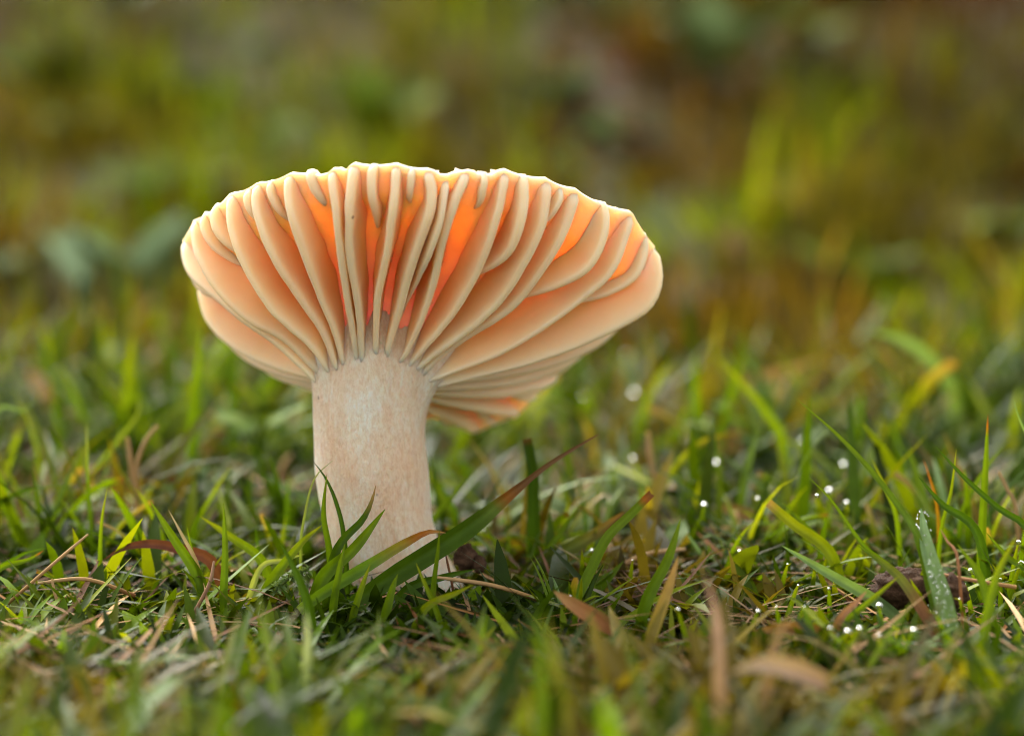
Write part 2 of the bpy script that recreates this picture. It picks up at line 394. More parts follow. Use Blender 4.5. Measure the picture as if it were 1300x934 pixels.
# stem
rows = []; NS = KK
ang = np.unwrap(np.arctan2(OUT[:, 0, 1], OUT[:, 0, 0] - OUT[:, 0, 0].mean()))
low = [c for c in ctl if c[2] > 505]
for lx, rx, py, tl in low:
    c = at((lx + rx) / 2, py, 0.0); rad = (rx - lx) / 200; rib = max(0, 1 - (py - 505) / 70)
    for q in range(NS):
        a = ang[q]
        nn = noise.noise(Vector((math.cos(a) * 1.4, math.sin(a) * 1.4, c.z * .9))) * .05 + noise.noise(Vector((math.cos(a) * 5, math.sin(a) * 5, c.z * 1.2 + 7))) * .022
        nn += noise.noise(Vector((math.cos(a) * 9, math.sin(a) * 9, c.z * 2 + 3))) * (.008 + .02 * rib)
        r = rad + nn; x, y = math.cos(a) * r, math.sin(a) * r
        rows.append((c.x + x, c.y + y * math.cos(R(tl)), c.z - y * math.sin(R(tl))))
for j, off in ((0, -.055), (1, -.075), (2, -.07), (3, -.045), (4, -.01), (5, .03)):
    for q in range(NS):
        w_ = noise.noise(Vector((q * .9, j * .7, 4.4))) * .035 + noise.noise(Vector((math.cos(ang[q]) * 3.2, math.sin(ang[q]) * 3.2, 7.7))) * .07
        rows.append(tuple(OUT[q, j] + NRM[q, j] * (off + w_)))
RW = np.array(rows).reshape(-1, NS, 3); i_ = max(2, len(low) - 9)
for _ in range(14): RW[i_:-2] = (RW[i_ - 1:-3] + 2 * RW[i_:-2] + RW[i_ + 1:-1]) / 4      # the neck sweeps smoothly into the cap
rows = RW.reshape(-1, 3); nrow = len(low) + 6; F = grid_faces(nrow, NS, True); F.append(tuple(range(NS))[::-1]); F.append(tuple((nrow - 1) * NS + q for q in range(NS)))
link('stem', mesh('stem', local(rows), F, STEM), shroom)

# ------------------------------------------------------------------ grass blades
GREEN = (.080, .145, .003); YEL = (.21, .24, .005); DARK = (.030, .062, .003); GREY = (.11, .18, .05); STRAW = (.34, .20, .075); BROWN = (.15, .062, .018); RUST = (.33, .10, .012); PALE = (.28, .33, .10); PINK = (.43, .22, .12)
def blade_mesh(name, P, w, cols, mat=None, cut=False, facing=None, fold=.25, base_w=.75, twist=0.0, tube=False, tail=False):
    """P base -> tip (n,3); cols list of (t, rgb)"""
    n = len(P); T = np.gradient(P, axis=0); T /= np.linalg.norm(T, axis=1, keepdims=True) + 1e-9
    f0 = np.array(facing if facing is not None else (0, -1, .25), float)
    V, C = [], []; ts = np.linspace(0, 1, n)
    ct = np.array([c[0] for c in cols]); cc = np.array([c[1] for c in cols])
    if tube: SEC = 6
    else: SEC = 5
    for j in range(n):
        t = ts[j]; s = np.cross(T[j], f0); s /= np.linalg.norm(s) + 1e-9; nn = np.cross(s, T[j])
        if twist:
            a = twist * t; s, nn = s * math.cos(a) + nn * math.sin(a), nn * math.cos(a) - s * math.sin(a)
        if tube: ww = w * np.interp(t, [0, .85, 1], [1, .85, .55 if cut else .15])
        else: ww = w * (np.interp(t, [0, .15, .45, 1], [base_w, .9, 1, .72]) if cut else np.interp(t, [0, .15, .4, .75, .93, 1], [base_w, .9, 1, .7, .28, .04]))
        if tail: ww = w * np.interp(t, [0, .2, .35, .5, .62, .74, .9, 1], [.7, 1, 1, .9, .55, .28, .17, .05])
        c = np.array([np.interp(t, ct, cc[:, k]) for k in range(3)])
        if tube:
            for q in range(6):
                a = q * math.pi / 3; V.append(P[j] + s * math.cos(a) * ww / 2 + nn * math.sin(a) * ww / 2); C.append(c)
        else:
            for q, u in enumerate((-1, -.5, 0, .5, 1)):
                dep = (abs(u) - .5) * fold * ww + (.012 if q in (1, 3) else 0) * ww
                V.append(P[j] + s * u * ww / 2 + nn * dep)
                C.append(c * (1.12 if q == 2 else .93 if q in (1, 3) else 1))
    F = grid_faces(n, SEC, tube)
    return mesh(name, V, F, mat or GRASS, C)
def ground_under(px, py, z): return on(px, py, z).y
def blade(poly, w, cols, label, Y=None, dy=-.3, mat=None, cut=False, name='grass_blade', cat='grass', group=None, z=.3, root=True, tube=False, fold=.3, twist=0.0, facing=None, tail=False):  # by default one single blade of grass
    """poly tip -> base in the photograph's pixels"""
    p = poly[::-1]
    Yb = ground_under(p[0][0], p[0][1], z) if Y is None else Y
    n = len(p); pts = [at(x, y, Yb + dy * i / (n - 1)) for i, (x, y) in enumerate(p)]
    if root:
        b = pts[0]; d = (pts[0] - pts[1]).normalized(); g_ = gz(b.x, b.y) - .08
        if b.z > g_: pts.insert(0, Vector((b.x + d.x * .25, b.y + d.y * .2 + .05, g_)))
    P = crv(pts, 20); o0 = Vector(P[0])
    if not isinstance(cols[0][0], (int, float)): cols = [(0, cols)]
    me = blade_mesh(name, P - np.array(o0), w, cols, mat, cut, facing, fold, twist=twist, tube=tube, tail=tail)
    return tag(link(name, me, loc=o0), label, cat, group)
G1 = [(0, DARK), (.4, GREEN), (1, (.13, .20, .004))]; G2 = [(0, GREEN), (.6, (.13, .20, .004)), (1, YEL)]; G3 = [(0, (.04, .085, .004)), (1, (.045, .095, .005))]
GT = [(0, GREEN), (.9, (.115, .18, .004)), (.95, RUST), (1, BROWN)]; GG = [(0, GREY), (1, (.16, .26, .10))]; ST1 = [(0, BROWN), (.3, STRAW), (1, (.42, .28, .14))]; BR = [(0, BROWN), (1, (.2, .085, .04))]

# blades round the stem
blade([(760,551),(700,587),(649,627),(595,671),(544,704),(490,738),(440,772)], .25, [(0, G3[0][1]), (.5, (.05, .10, .004)), (.58, (.10, .15, .02)), (.64, (.26, .08, .012)), (.69, (.13, .065, .025)), (1, (.18, .10, .05))], 'broad dark grass blade with dry brown tail, leaning across the foot of the mushroom stem', Y=-1.6, dy=1.1, root=False, tail=True)
blade([(566,676),(544,675),(515,689),(467,718),(413,751),(380,775)], .15, [(0, GREEN), (.5, (.10, .19, .02)), (.72, (.25, .20, .03)), (.82, RUST), (1, STRAW)], 'green grass blade with curled orange-brown tip lying over the mushroom stem', Y=-1.9, dy=.4, root=False)
blade([(489,646),(449,697),(409,735)], .17, G1, 'fresh green pointed grass blade crossing the lower left of the mushroom stem', Y=-1.4, dy=.2)
blade([(477,616),(472,636),(460,660),(426,702)], .12, [(0, DARK), (.8, (.05, .10, .004)), (.97, STRAW), (1, STRAW)], 'dark folded grass blade with tan nick at its tip before the mushroom stem', Y=-1.25, dy=.15)
blade([(398,586),(413,606),(427,638),(437,684)], .07, G3, 'thin dark grass blade curving back along the left edge of the mushroom stem', Y=-1.0, dy=.1)
blade([(415,602),(411,653),(419,705)], .09, G1, 'upright narrow grass blade against the left edge of the mushroom stem', Y=-1.1, dy=0)
blade([(423,584),(398,610),(384,671),(382,700)], .04, [(0, GREEN), (1, PALE)], 'hair-thin pale grass blade bowing towards the mushroom stem', Y=-.9, dy=.1)
blade([(669,557),(676,600),(677,640),(678,700)], .17, [(0, (.04, .085, .004)), (.95, (.04, .085, .004)), (1, BROWN)], 'upright dark grass blade mown square, crossed by the dry brown tail', Y=.9, dy=0, cut=True)
blade([(558,672),(556,700),(550,748)], .07, G1, 'short upright grass blade before the right foot of the mushroom stem', Y=-2.0, dy=0)
blade([(604,722),(560,733),(516,748)], .11, G3, 'low dark grass blade lying along the right foot of the mushroom stem', Y=-1.5, dy=0)
blade([(409,666),(380,692),(338,748)], .13, G2, 'light green grass blade rising to the mushroom stem from a mossy sprig', Y=-1.1, dy=.2)
blade([(387,703),(360,711),(330,722)], .08, [(0, PALE), (1, PALE)], 'pale flat grass blade beside the mossy sprig', Y=-.9, dy=.1)
blade([(606,591),(580,624),(549,664)], .09, G1, 'blurred grass blade slanting up behind the mushroom stem', Y=1.2, dy=.3)
blade([(565,700),(569,718),(574,742)], .035, BR, 'thin red-brown twig stuck by the right foot of the mushroom stem', Y=-1.1, dy=0, mat=DRY, tube=True, name='twig', cat='twig')
for i_, (pl, w_, cl_, lb_) in enumerate((
 ([(438,690),(432,718),(424,765)], .10, G1, 'short stout grass blade before the left foot of the mushroom stem'),
 ([(470,716),(462,738),(450,775)], .09, G2, 'light short grass blade before the middle of the stem foot'),
 ([(505,728),(498,748),(490,780)], .12, G1, 'wide short grass blade hiding the middle of the stem foot'),
 ([(528,714),(540,742),(556,780)], .07, G2, 'thin leaning grass blade before the stem foot beside the low dark one'),
 ([(600,742),(580,752),(540,772)], .10, YEL and [(0, GREEN), (1, YEL)], 'yellow-green blade lying flat at the right stem foot'),
 ([(356,690),(372,718),(392,770)], .12, G3, 'dark grass blade leaning left behind the mossy sprig'))):
    blade(pl, w_, cl_, lb_, Y=-1.9 - .15 * i_, dy=.1)
# left
blade([(110,537),(112,610),(117,686)], .055, [(0, DARK), (.6, GREEN), (1, PALE)], 'needle-thin upright grass blade with pale tip, taller than its neighbours', dy=0)
blade([(136,620),(129,666),(127,724)], .06, G2, 'short thin upright grass blade beside the tall needle-thin one', Y=-.6, dy=0)
blade([(176,498),(175,526),(147,563),(114,607),(96,642)], .07, [(0, GREEN), (1, (.25, .32, .03))], 'bright yellow-green grass blade kinked upright near its tip', dy=.3)
blade([(191,636),(221,684),(256,740)], .14, G1, 'leaning green grass blade over the curved brown leaf', Y=-1.2, dy=.2)
blade([(214,647),(232,680),(252,722)], .06, [(0, STRAW), (1, (.45, .36, .22))], 'dry cream grass blade lying along a leaning green one', Y=-1.15, dy=.2, mat=DRY)
blade([(237,666),(243,695),(250,724)], .05, G1, 'little upright grass blade at the end of the curved brown leaf', Y=-1.0, dy=0)
blade([(131,711),(158,695),(195,690),(236,699),(271,716)], .15, [(0, BROWN), (.5, (.15, .05, .03)), (1, (.10, .04, .025))], 'narrow curved brown dead leaf arching over short grass', Y=-.7, dy=0, mat=DRY, name='dead_leaf', cat='dead leaf')
blade([(162,555),(168,600),(177,660)], .08, ST1, 'dry tan stalk standing beside a second forked one', Y=2.2, dy=0, mat=DRY, tube=True, cut=True, name='dry_stalk', cat='dry stalk')
blade([(201,540),(185,560),(173,598),(178,655)], .07, ST1, 'dry tan stalk bent over at its top like a fork', Y=2.1, dy=0, mat=DRY, tube=True, cut=True, name='dry_stalk', cat='dry stalk')
blade([(-4,570),(22,622),(36,655)], .06, G2, 'thin green grass blade curving down beside the round grey-green leaf', dy=.2)
blade([(112,678),(66,717),(-6,780)], .045, ST1, 'long straight straw lying across mossy ground', Y=-1.4, dy=.3, mat=DRY, tube=True, cut=True, name='straw', cat='straw', root=False)
blade([(48,740),(110,735),(172,756)], .055, ST1, 'bowed straw lying across the long straight one', Y=-1.3, dy=0, mat=DRY, tube=True, cut=True, name='straw', cat='straw', root=False)
blade([(66,734),(72,760),(86,786)], .045, ST1, 'short straw crossing under the bowed straw', Y=-1.6, dy=.1, mat=DRY, tube=True, cut=True, name='straw', cat='straw')
blade([(272,712),(265,743),(236,797)], .055, [(0, BROWN), (1, (.3, .18, .11))], 'crooked brown straw at the end of the curved brown leaf', Y=-1.9, dy=.3, mat=DRY, tube=True, cut=True, name='straw', cat='straw')
blade([(56,698),(37,710),(-6,727)], .09, GT, 'flat green grass blade with tan tip lying by the straws', Y=-.8, dy=.1)
blade([(254,655),(291,680),(334,714)], .13, G2, 'light green grass blade bowed over to the left of the mossy sprig', Y=-.6, dy=.2)
blade([(284,638),(286,700),(284,760)], .10, G1, 'upright mid-green grass blade between bowed blade and brown straw', Y=-1.8, dy=.2)
blade([(20,500),(40,545),(52,600)], .07, G2, 'blurred thin grass blade beside the dark dead leaf', Y=4.0, dy=0)
blade([(-6,530),(30,522),(45,508)][::-1], .08, GG, 'grey-green grass blade reaching over the dark dead leaf', Y=3.0, dy=.3)
# middle right
blade([(827,626),(796,657),(770,683),(747,729),(716,792)], .13, GT, 'green grass blade with rust tip bending beside the mushroom', Y=-2.0, dy=1.2, cut=True)
blade([(864,658),(848,709),(820,765)], .15, G1, 'soft green grass blade beside the standing ochre blade', Y=-2.4, dy=.3)
blade([(733,644),(711,677),(693,706)], .10, G1, 'short pointed grass blade beside the square-mown blade', Y=.3, dy=.2)
blade([(861,706),(848,748),(827,806)], .15, [(0, YEL), (.5, (.35, .25, .06)), (1, (.48, .28, .10))], 'ochre dying grass blade standing among green ones', Y=-3.2, dy=.3)
blade([(793,649),(747,683),(687,718)], .2, [(0, DARK), (.6, (.09, .11, .02)), (1, (.20, .10, .03))], 'broad brownish-green grass blade lying low behind the rust-tipped blade', Y=.2, dy=.4)
blade([(822,548),(827,589),(833,622)], .09, ST1, 'dry tan stalk with a pale node standing in blurred grass', Y=3.2, dy=0, mat=DRY, tube=True, cut=True, name='dry_stalk', cat='dry stalk')
blade([(951,547),(894,560),(861,589),(835,632)], .11, [(0, GREEN), (.6, YEL), (1, BROWN)], 'yellow-green grass blade arching over with brown tip', Y=3.2, dy=.3)
blade([(786,802),(745,778),(703,750)][::-1], .2, [(0, BROWN), (.5, (.30, .13, .05)), (1, STRAW)], 'orange-brown dead leaf strip lying in near grass', Y=-3.4, dy=.4, mat=DRY, name='dead_leaf', cat='dead leaf', root=False)
blade([(893,728),(908,770),(914,838)], .15, [(0, (.40, .26, .16)), (1, (.45, .27, .18))], 'pinkish dead leaf standing blurred in the near grass', Y=-6.8, dy=.5, mat=DRY, twist=1.0, name='dead_leaf', cat='dead leaf')
blade([(1010,778),(990,800),(974,850)], .15, [(0, (.36, .22, .12)), (1, (.42, .27, .15))], 'tan dead leaf standing beside the pinkish one', Y=-6.4, dy=.3, mat=DRY, twist=-1.2, name='dead_leaf', cat='dead leaf')
blade([(930,852),(970,842),(1010,850),(1050,866)], .22, [(0, (.42, .27, .20)), (1, (.45, .33, .24))], 'pale pinkish dead leaf lying flat under the two standing ones', Y=-6.6, dy=-.3, mat=DRY, name='dead_leaf', cat='dead leaf', root=False)
blade([(388,775),(391,810),(388,870)], .11, [(0, GREY), (1, (.42, .48, .38))], 'silvery green grass blade standing blurred in the near grass', Y=-5.5, dy=.1)
# right
blade([(1012,507),(1063,552),(1107,599),(1144,647),(1166,684),(1182,758),(1212,842)], .085, G1, 'long slender grass blade arching high from beside the soil clod', Y=-3.0, dy=2.3)
blade([(1026,605),(1056,636),(1096,692),(1135,728)], .06, G1, 'slim grass blade with a water drop hanging near its tip', Y=-1.2, dy=.4)
blade([(1187,566),(1225,607),(1266,644),(1310,682)], .095, G3, 'straight dark grass blade slanting up over the upright rust-tipped one', Y=-1.2, dy=.2)
blade([(1254,526),(1251,592),(1247,660)], .11, GT, 'upright pointed grass blade with rust tip crossed by a dark slanting one', Y=-.5, dy=0)
blade([(1214,570),(1207,625),(1194,678)], .06, G2, 'thin upright light grass blade crossed by the straight dark one', Y=-.6, dy=0)
blade([(1166,605),(1196,640),(1242,680)], .13, G3, 'dark folded grass blade leaning behind the dewy broad blade', Y=-1.0, dy=.2)
blade([(1169,645),(1177,695),(1196,758),(1216,845)], .23, GG, 'broad grey-green grass blade covered with fine dew beside the soil clod', Y=-3.4, dy=1.6, fold=.15)
blade([(1089,692),(1137,728),(1170,773),(1198,822)], .14, [(0, BROWN), (.45, (.22, .10, .05)), (.6, (.14, .15, .03)), (1, GREEN)], 'half withered grass blade lying over the soil clod', Y=-3.0, dy=.9)
blade([(975,638),(1008,666),(1055,704)], .15, [(0, GREEN), (.9, YEL), (1, STRAW)], 'stout light green grass blade mown square, leaning', Y=-.6, dy=.3, cut=True)
blade([(994,638),(1022,668),(1050,702)], .11, G1, 'green grass blade tucked along the stout square-mown one', Y=-.3, dy=.3)
blade([(992,692),(1052,728),(1115,765),(1146,793)], .15, GG, 'pale grey-green grass blade lying down towards the soil clod', Y=-2.4, dy=.6)
blade([(1107,583),(1126,625),(1139,664)], .07, G2, 'thin grass blade crossing the long arching one', Y=.2, dy=0)
blade([(1172,583),(1178,600),(1190,650)], .05, [(0, GREEN), (1, RUST)], 'thin reddish grass blade behind the dark folded one', Y=.2, dy=0)
blade([(1273,566),(1244,607),(1223,650)], .09, G1, 'soft grass blade leaning behind the upright rust-tipped one', Y=1.0, dy=.2)
blade([(1268,599),(1278,620),(1290,650)], .06, ST1, 'short dry stalk leaning among the upright blades', Y=.6, dy=0, mat=DRY, tube=True, cut=True, name='dry_stalk', cat='dry stalk')
blade([(1287,508),(1293,530),(1304,560),(1312,650)], .07, GG, 'greyish grass blade tip beside the upright rust-tipped one', Y=-.2, dy=0)
blade([(1194,672),(1204,690),(1216,712)], .04, [(0, RUST), (1, PINK)], 'red-tan straw slanting across the dewy broad blade', Y=-2.6, dy=.2, mat=DRY, tube=True, name='straw', cat='straw')
blade([(1100,750),(1085,766),(1066,786)], .1, [(0, BROWN), (1, PINK)], 'short reddish dead leaf strip before the pale lying blade', Y=-3.2, dy=.2, mat=DRY, name='dead_leaf', cat='dead leaf')
blade([(1141,731),(1105,762),(1066,796)], .08, G2, 'light green grass blade crossing the half withered one', Y=-3.1, dy=.2)
blade([(1252,676),(1280,708),(1306,730)], .1, G1, 'green grass blade bowed beside the cluster of large water drops', Y=-1.6, dy=.3)
blade([(1215,690),(1245,735),(1262,800)], .12, G1, 'mid-green grass blade standing by the dewy broad blade', Y=-2.9, dy=.4)
blade([(1290,680),(1262,740),(1245,830)], .12, G2, 'yellowish grass blade bending over in the near grass by the large drops', Y=-3.6, dy=.4)
blade([(1182,725),(1215,733),(1290,745)], .05, [(0, STRAW), (1, PINK)], 'pinkish straw lying level behind the soil clod', Y=-2.2, dy=0, mat=DRY, tube=True, name='straw', cat='straw', root=False)
# blurred blades well behind
blade([(1104,420),(1140,430),(1171,448),(1200,480),(1214,520)], .26, GG, 'blurred grey-green grass blade arching over in the back of the lawn', Y=9, dy=-.5)
blade([(914,456),(968,518),(994,565)], .15, G2, 'blurred yellowish grass blade leaning in the back of the lawn', Y=5.5, dy=-.5)
blade([(1042,455),(1000,470),(948,492)], .2, ST1, 'blurred pale straw lying aslant in the back of the lawn', Y=10, dy=0, mat=DRY, name='straw', cat='straw')
blade([(168,425),(166,470),(164,530)], .26, G2, 'blurred broad upright grass blade left of the cap', Y=7, dy=0)
blade([(255,415),(252,470),(246,540)], .2, G1, 'blurred upright grass blade under the left edge of the cap', Y=5, dy=0)

# ------------------------------------------------------------------ tufts of short grass: things with blades
protos = []
for i in range(9):
    Lb = 1.0; a0 = random.uniform(.1, .45); bend = random.uniform(.1, .9)
    pts = []; x = z = 0.0; th = a0
    for s in range(9):
        pts.append((x, 0, z)); x += math.sin(th) * Lb / 8; z += math.cos(th) * Lb / 8; th += bend / 8 * (1 + .15 * s)
    cc = [G1, G2, G1, GT, G2, G3, [(0, GREEN), (.6, YEL), (1, STRAW)], GG, [(0, DARK), (.5, (.11, .17, .004)), (1, (.18, .24, .006))]][i]
    protos.append(blade_mesh('blade', crv(pts, 9), random.uniform(.055, .085), cc, GRASS, cut=(i in (3, 6)), facing=(1, random.uniform(-.5, .5), .2), fold=.35))
def clear(x, y, h, lean=0):
    """keep free what the photograph shows uncovered"""
    for dx in (0, lean):
        px, py = proj(Vector((x + dx, y, h + gz(x, y))))
        if y < 1.2 and 375 < px < 635 and py < 742: return False
        if y < -2.2 and py < 765: return False
        if y < 7 and py < 545 and 200 < px < 860: return False
        if y < 7 and py < 500: return False
        if y < -.5 and py < 690: return False
        if y < 1.0 and py < 640: return False
        if y < -6.5 and py < 800: return False
    return math.hypot(x + 1.28, y) > .85
LAND = [(on(60, 740, .2), 'by the crossed straws'), (on(200, 715, .2), 'by the curved brown leaf'), (on(360, 745, .2), 'by the mossy sprig'), (on(620, 740, .2), 'by the right foot of the stem'), (on(470, 640, .2), 'behind the mushroom stem'), (on(800, 650, .2), 'among the grey-green rosettes'), (on(760, 760, .2), 'by the orange-brown leaf strip'), (on(940, 800, .2), 'by the pinkish dead leaves'), (on(1010, 690, .2), 'by the square-mown leaning blade'), (on(1150, 770, .2), 'by the large soil clod'), (on(1250, 680, .2), 'by the upright rust-tipped blade'), (on(1050, 580, .2), 'behind the long arching blade'), (on(170, 590, .2), 'by the dry forked stalks'), (on(900, 560, .2), 'under the arching yellow-green blade')]
def near(p): return min(LAND, key=lambda q: (q[0].x - p[0]) ** 2 + (q[0].y - p[1]) ** 2)[1]
n_t = 0; tries = 0
while n_t < 75 and tries < 6000:
    tries += 1
    y = random.uniform(-4.2, 9.5); x = random.uniform(-1, 1) * (6.3 + .17 * y)
    h = random.uniform(.7, 1.5) + max(0, y) * .10
    if not clear(x, y, h, random.uniform(-.4, .4)): continue
    root = bpy.data.objects.new('grass_tuft', None); col.objects.link(root); root.empty_display_size = .005
    root.location = Vector((x, y, gz(x, y) - .06)) * U
    tl = ('low' if h < 1.05 else 'taller') + ' tuft of green grass ' + near((x, y)); tag(root, tl, 'grass tuft', tl.replace('tuft', 'tufts', 1))
    for b in range(random.randint(3, 6)):
        s = h * random.uniform(.7, 1.25)
        o = link('blade', random.choice(protos), root, (random.uniform(-.15, .15), random.uniform(-.15, .15), 0), (random.uniform(-.25, .25), random.uniform(-.15, .35), random.uniform(0, 6.28)), (s * random.uniform(.8, 1.3), s * random.uniform(.8, 1.3), s))
    n_t += 1

k_ = 0
while k_ < 24:
    x = random.uniform(-6.6, 6.8); y = random.uniform(-3.6, 5.5)
    if not clear(x, y, .5): continue
    a = random.uniform(0, 6.28); Ls_ = random.uniform(.6, 1.7); z = gz(x, y) + random.uniform(.12, .4); e = Vector((math.cos(a), math.sin(a) * .7, random.uniform(-.12, .3))) * Ls_
    P = crv([(0, 0, 0), tuple(e * .5 + Vector((0, 0, random.uniform(-.05, .15)))), tuple(e)], 12)
    if k_ % 3:
        me = blade_mesh('straw', P, random.uniform(.035, .07), random.choice((ST1, [(0, STRAW), (1, BROWN)], [(0, (.3, .16, .08)), (1, (.42, .27, .15))])), DRY, True, tube=True); lb = 'loose tan straw lying in the grass ' + near((x, y)); o = link('straw', me, loc=(x, y, z)); cat_ = 'straw'
    else:
        me = blade_mesh('dead_leaf', P, random.uniform(.12, .22), random.choice(([(0, BROWN), (1, (.28, .12, .05))], [(0, (.22, .10, .04)), (1, STRAW)], [(0, (.08, .035, .02)), (1, BROWN)])), DRY, False, facing=(random.uniform(-.5, .5), -.6, .6), fold=.5, twist=random.uniform(-1.2, 1.2)); lb = 'small twisted brown dead leaf in the grass ' + near((x, y)); o = link('dead_leaf', me, loc=(x, y, z)); cat_ = 'dead leaf'
    tag(o, lb, cat_, 'loose ' + cat_ + ' pieces ' + near((x, y))); k_ += 1

# ------------------------------------------------------------------ grass, thatch and moss nobody could count
def scatter_blades(name, XY, Ls, Ws, lean, bend, Cb, Ct, mat, z0, seg=4):
    n = len(XY); az = rng.uniform(0, 2 * np.pi, n)
    gzv = np.array([gz(x, y) for x, y in XY])
    dx, dy = np.cos(az), np.sin(az); fx, fy = -dy, dx
    fr = rng.uniform(-.6, .6, n); fx, fy = fx * np.cos(fr) - fy * np.sin(fr), fx * np.sin(fr) + fy * np.cos(fr)
    V = np.zeros((n, seg + 1, 3, 3)); C = np.zeros((n, seg + 1, 3, 4)); C[..., 3] = 1
    px = XY[:, 0].copy(); py = XY[:, 1].copy(); pz = gzv + z0
    th = lean.copy()
    for s in range(seg + 1):
        t = s / seg
        w = Ws * (np.interp(t, [0, .4, .8, 1], [.8, 1, .6, .06])) / 2
        nxz = np.cos(th)
        for q, u in enumerate((-1, 0, 1)):
            V[:, s, q, 0] = px + fx * w * u - dx * nxz * .15 * w * abs(u); V[:, s, q, 1] = py + fy * w * u - dy * nxz * .15 * w * abs(u); V[:, s, q, 2] = pz + np.sin(th) * .25 * w * abs(u)
            C[:, s, q, :3] = Cb * (1 - t) + Ct * t
        px += dx * np.sin(th) * Ls / seg; py += dy * np.sin(th) * Ls / seg; pz += np.cos(th) * Ls / seg
        th += bend / seg
    base = np.arange(n)[:, None] * (seg + 1) * 3
    f = []
    for s in range(seg):
        for q in (0, 1): f.append([s * 3 + q, s * 3 + q + 1, s * 3 + 4 + q, s * 3 + 3 + q])
    F = (base[:, :, None] + np.array(f)[None]).reshape(-1, 4)
    return link(name, mesh(name, V.reshape(-1, 3), F, mat, C.reshape(-1, 4)))
def nval(XY, s, o): return np.array([noise.noise(Vector((x * s, y * s, o))) for x, y in XY])
def spread(n, y0, y1, power=1.0, marg=1.35):
    Y = y0 + (y1 - y0) * rng.uniform(0, 1, n) ** power
    hw = np.maximum(9.0, (Y + 36) * .18 * marg + 3)
    return np.stack([rng.uniform(-1, 1, n) * hw, Y], 1)
def tints(XY, palette, scale, o, jit=.25):
    """palette picked by patches"""
    v = nval(XY, scale, o) * 1.9 + nval(XY, scale * 2.7, o + 5) * .9 + .5 + rng.normal(0, .10, len(XY))
    v = np.clip(v, 0, .999) * (len(palette) - 1); i = v.astype(int); fr = (v - i)[:, None]
    P = np.array(palette); c = P[i] * (1 - fr) + P[np.minimum(i + 1, len(P) - 1)] * fr
    return c * np.minimum(1.7, rng.lognormal(-.18, jit * 1.7, (len(XY), 1)))
def filt(XY, hts):
    return np.array([clear(x, y, h) for (x, y), h in zip(XY, hts)])
# near
XY = spread(9000, -14, 14); Ls = rng.lognormal(.28, .45, len(XY)) * (1 + np.clip(XY[:, 1], 0, 14) * .05)
Ls = np.minimum(Ls, 2.6); lean = np.abs(rng.normal(.75, .4, len(XY))); k = filt(XY, Ls * np.cos(np.minimum(lean, 1.5)) * .9); XY, Ls, lean = XY[k], Ls[k], lean[k]
XS = np.stack([rng.uniform(-7, 7, 6500), rng.uniform(-8, 2.5, 6500)], 1); LS = rng.uniform(.3, .8, 6500); kk = filt(XS, LS * .6)
XY = np.vstack([XY, XS[kk]]); Ls = np.r_[Ls, LS[kk]]; lean = np.r_[lean, rng.uniform(.4, 1.1, kk.sum())]
aa = rng.uniform(0, 2 * np.pi, 260); ra = rng.uniform(.66, 1.35, 260)      # short grass hugging the foot of the stem
XY = np.vstack([XY, np.stack([-1.25 + np.cos(aa) * ra, np.sin(aa) * ra], 1)]); Ls = np.r_[Ls, rng.uniform(.2, .55, 260)]; lean = np.r_[lean, rng.uniform(.2, 1.1, 260)]
c = tints(XY, [DARK, (.05, .10, .003), GREEN, (.11, .18, .003), YEL, GREEN, DARK, (.10, .165, .003), (.17, .13, .015)], .25, 3.0)
o = scatter_blades('grass', XY, Ls, rng.gamma(4, .026, len(XY)) + .03, lean, rng.uniform(0, 1.1, len(XY)), c * .8, c * .9, GRASS, -.05)
tag(o, 'short green turf grass filling the lawn around the mushroom', 'grass', None, 'stuff')
# behind, up the bank
def bank_tints(XY, pal, sx, sy, o): return tints(XY * np.array((sx, sy)), pal, 1.0, o, .22)
XY = spread(24000, 12, 66, 1.0, 2.0); c = bank_tints(XY, [(.11, .07, .010), (.17, .12, .022), (.05, .07, .002), (.11, .17, .003), (.17, .22, .004), (.21, .23, .005), (.06, .095, .003), (.13, .18, .004), (.18, .13, .024), (.10, .085, .010)], .13, .085, 11.0)
dk = np.clip((XY[:, 1] - 36) / 12, 0, 1) * np.clip(.1 + XY[:, 0] / (XY[:, 1] + 36) / .14, 0, 1)      # bare red-brown litter high on the right
c = c * (1 - dk[:, None]) + np.array((.06, .018, .006)) * dk[:, None] * rng.uniform(.5, 1.3, (len(XY), 1))
clump = np.clip(1.0 + 1.3 * nval(XY, .22, 61.0), .45, 2.0)
Ls = np.minimum(rng.lognormal(.3, .4, len(XY)), 2.4) * clump; o = scatter_blades('grass', XY, Ls, rng.uniform(.08, .22, len(XY)), np.abs(rng.normal(.7, .45, len(XY))), rng.uniform(0, 1.0, len(XY)), c * .9, c * 1.05, LAWN, -.1, 3)
tag(o, 'blurred lawn grass in green, olive and brown patches on the bank behind the mushroom', 'grass', None, 'stuff')
XY = spread(5000, 64, 300, 1.3); c = tints(XY, [(.03, .012, .002), (.13, .07, .004), (.09, .10, .002), (.04, .055, .001), (.18, .09, .005)], .06, 21.0)
Ls = np.minimum(rng.lognormal(1.1, .4, len(XY)), 5.5); o = scatter_blades('grass', XY, Ls, rng.uniform(.25, .7, len(XY)), np.abs(rng.normal(.8, .45, len(XY))), rng.uniform(0, 1.0, len(XY)), c * .9, c * 1.05, LAWN, -.1, 3)
tag(o, 'rough dull brown and olive grass on top of the bank', 'grass', None, 'stuff')
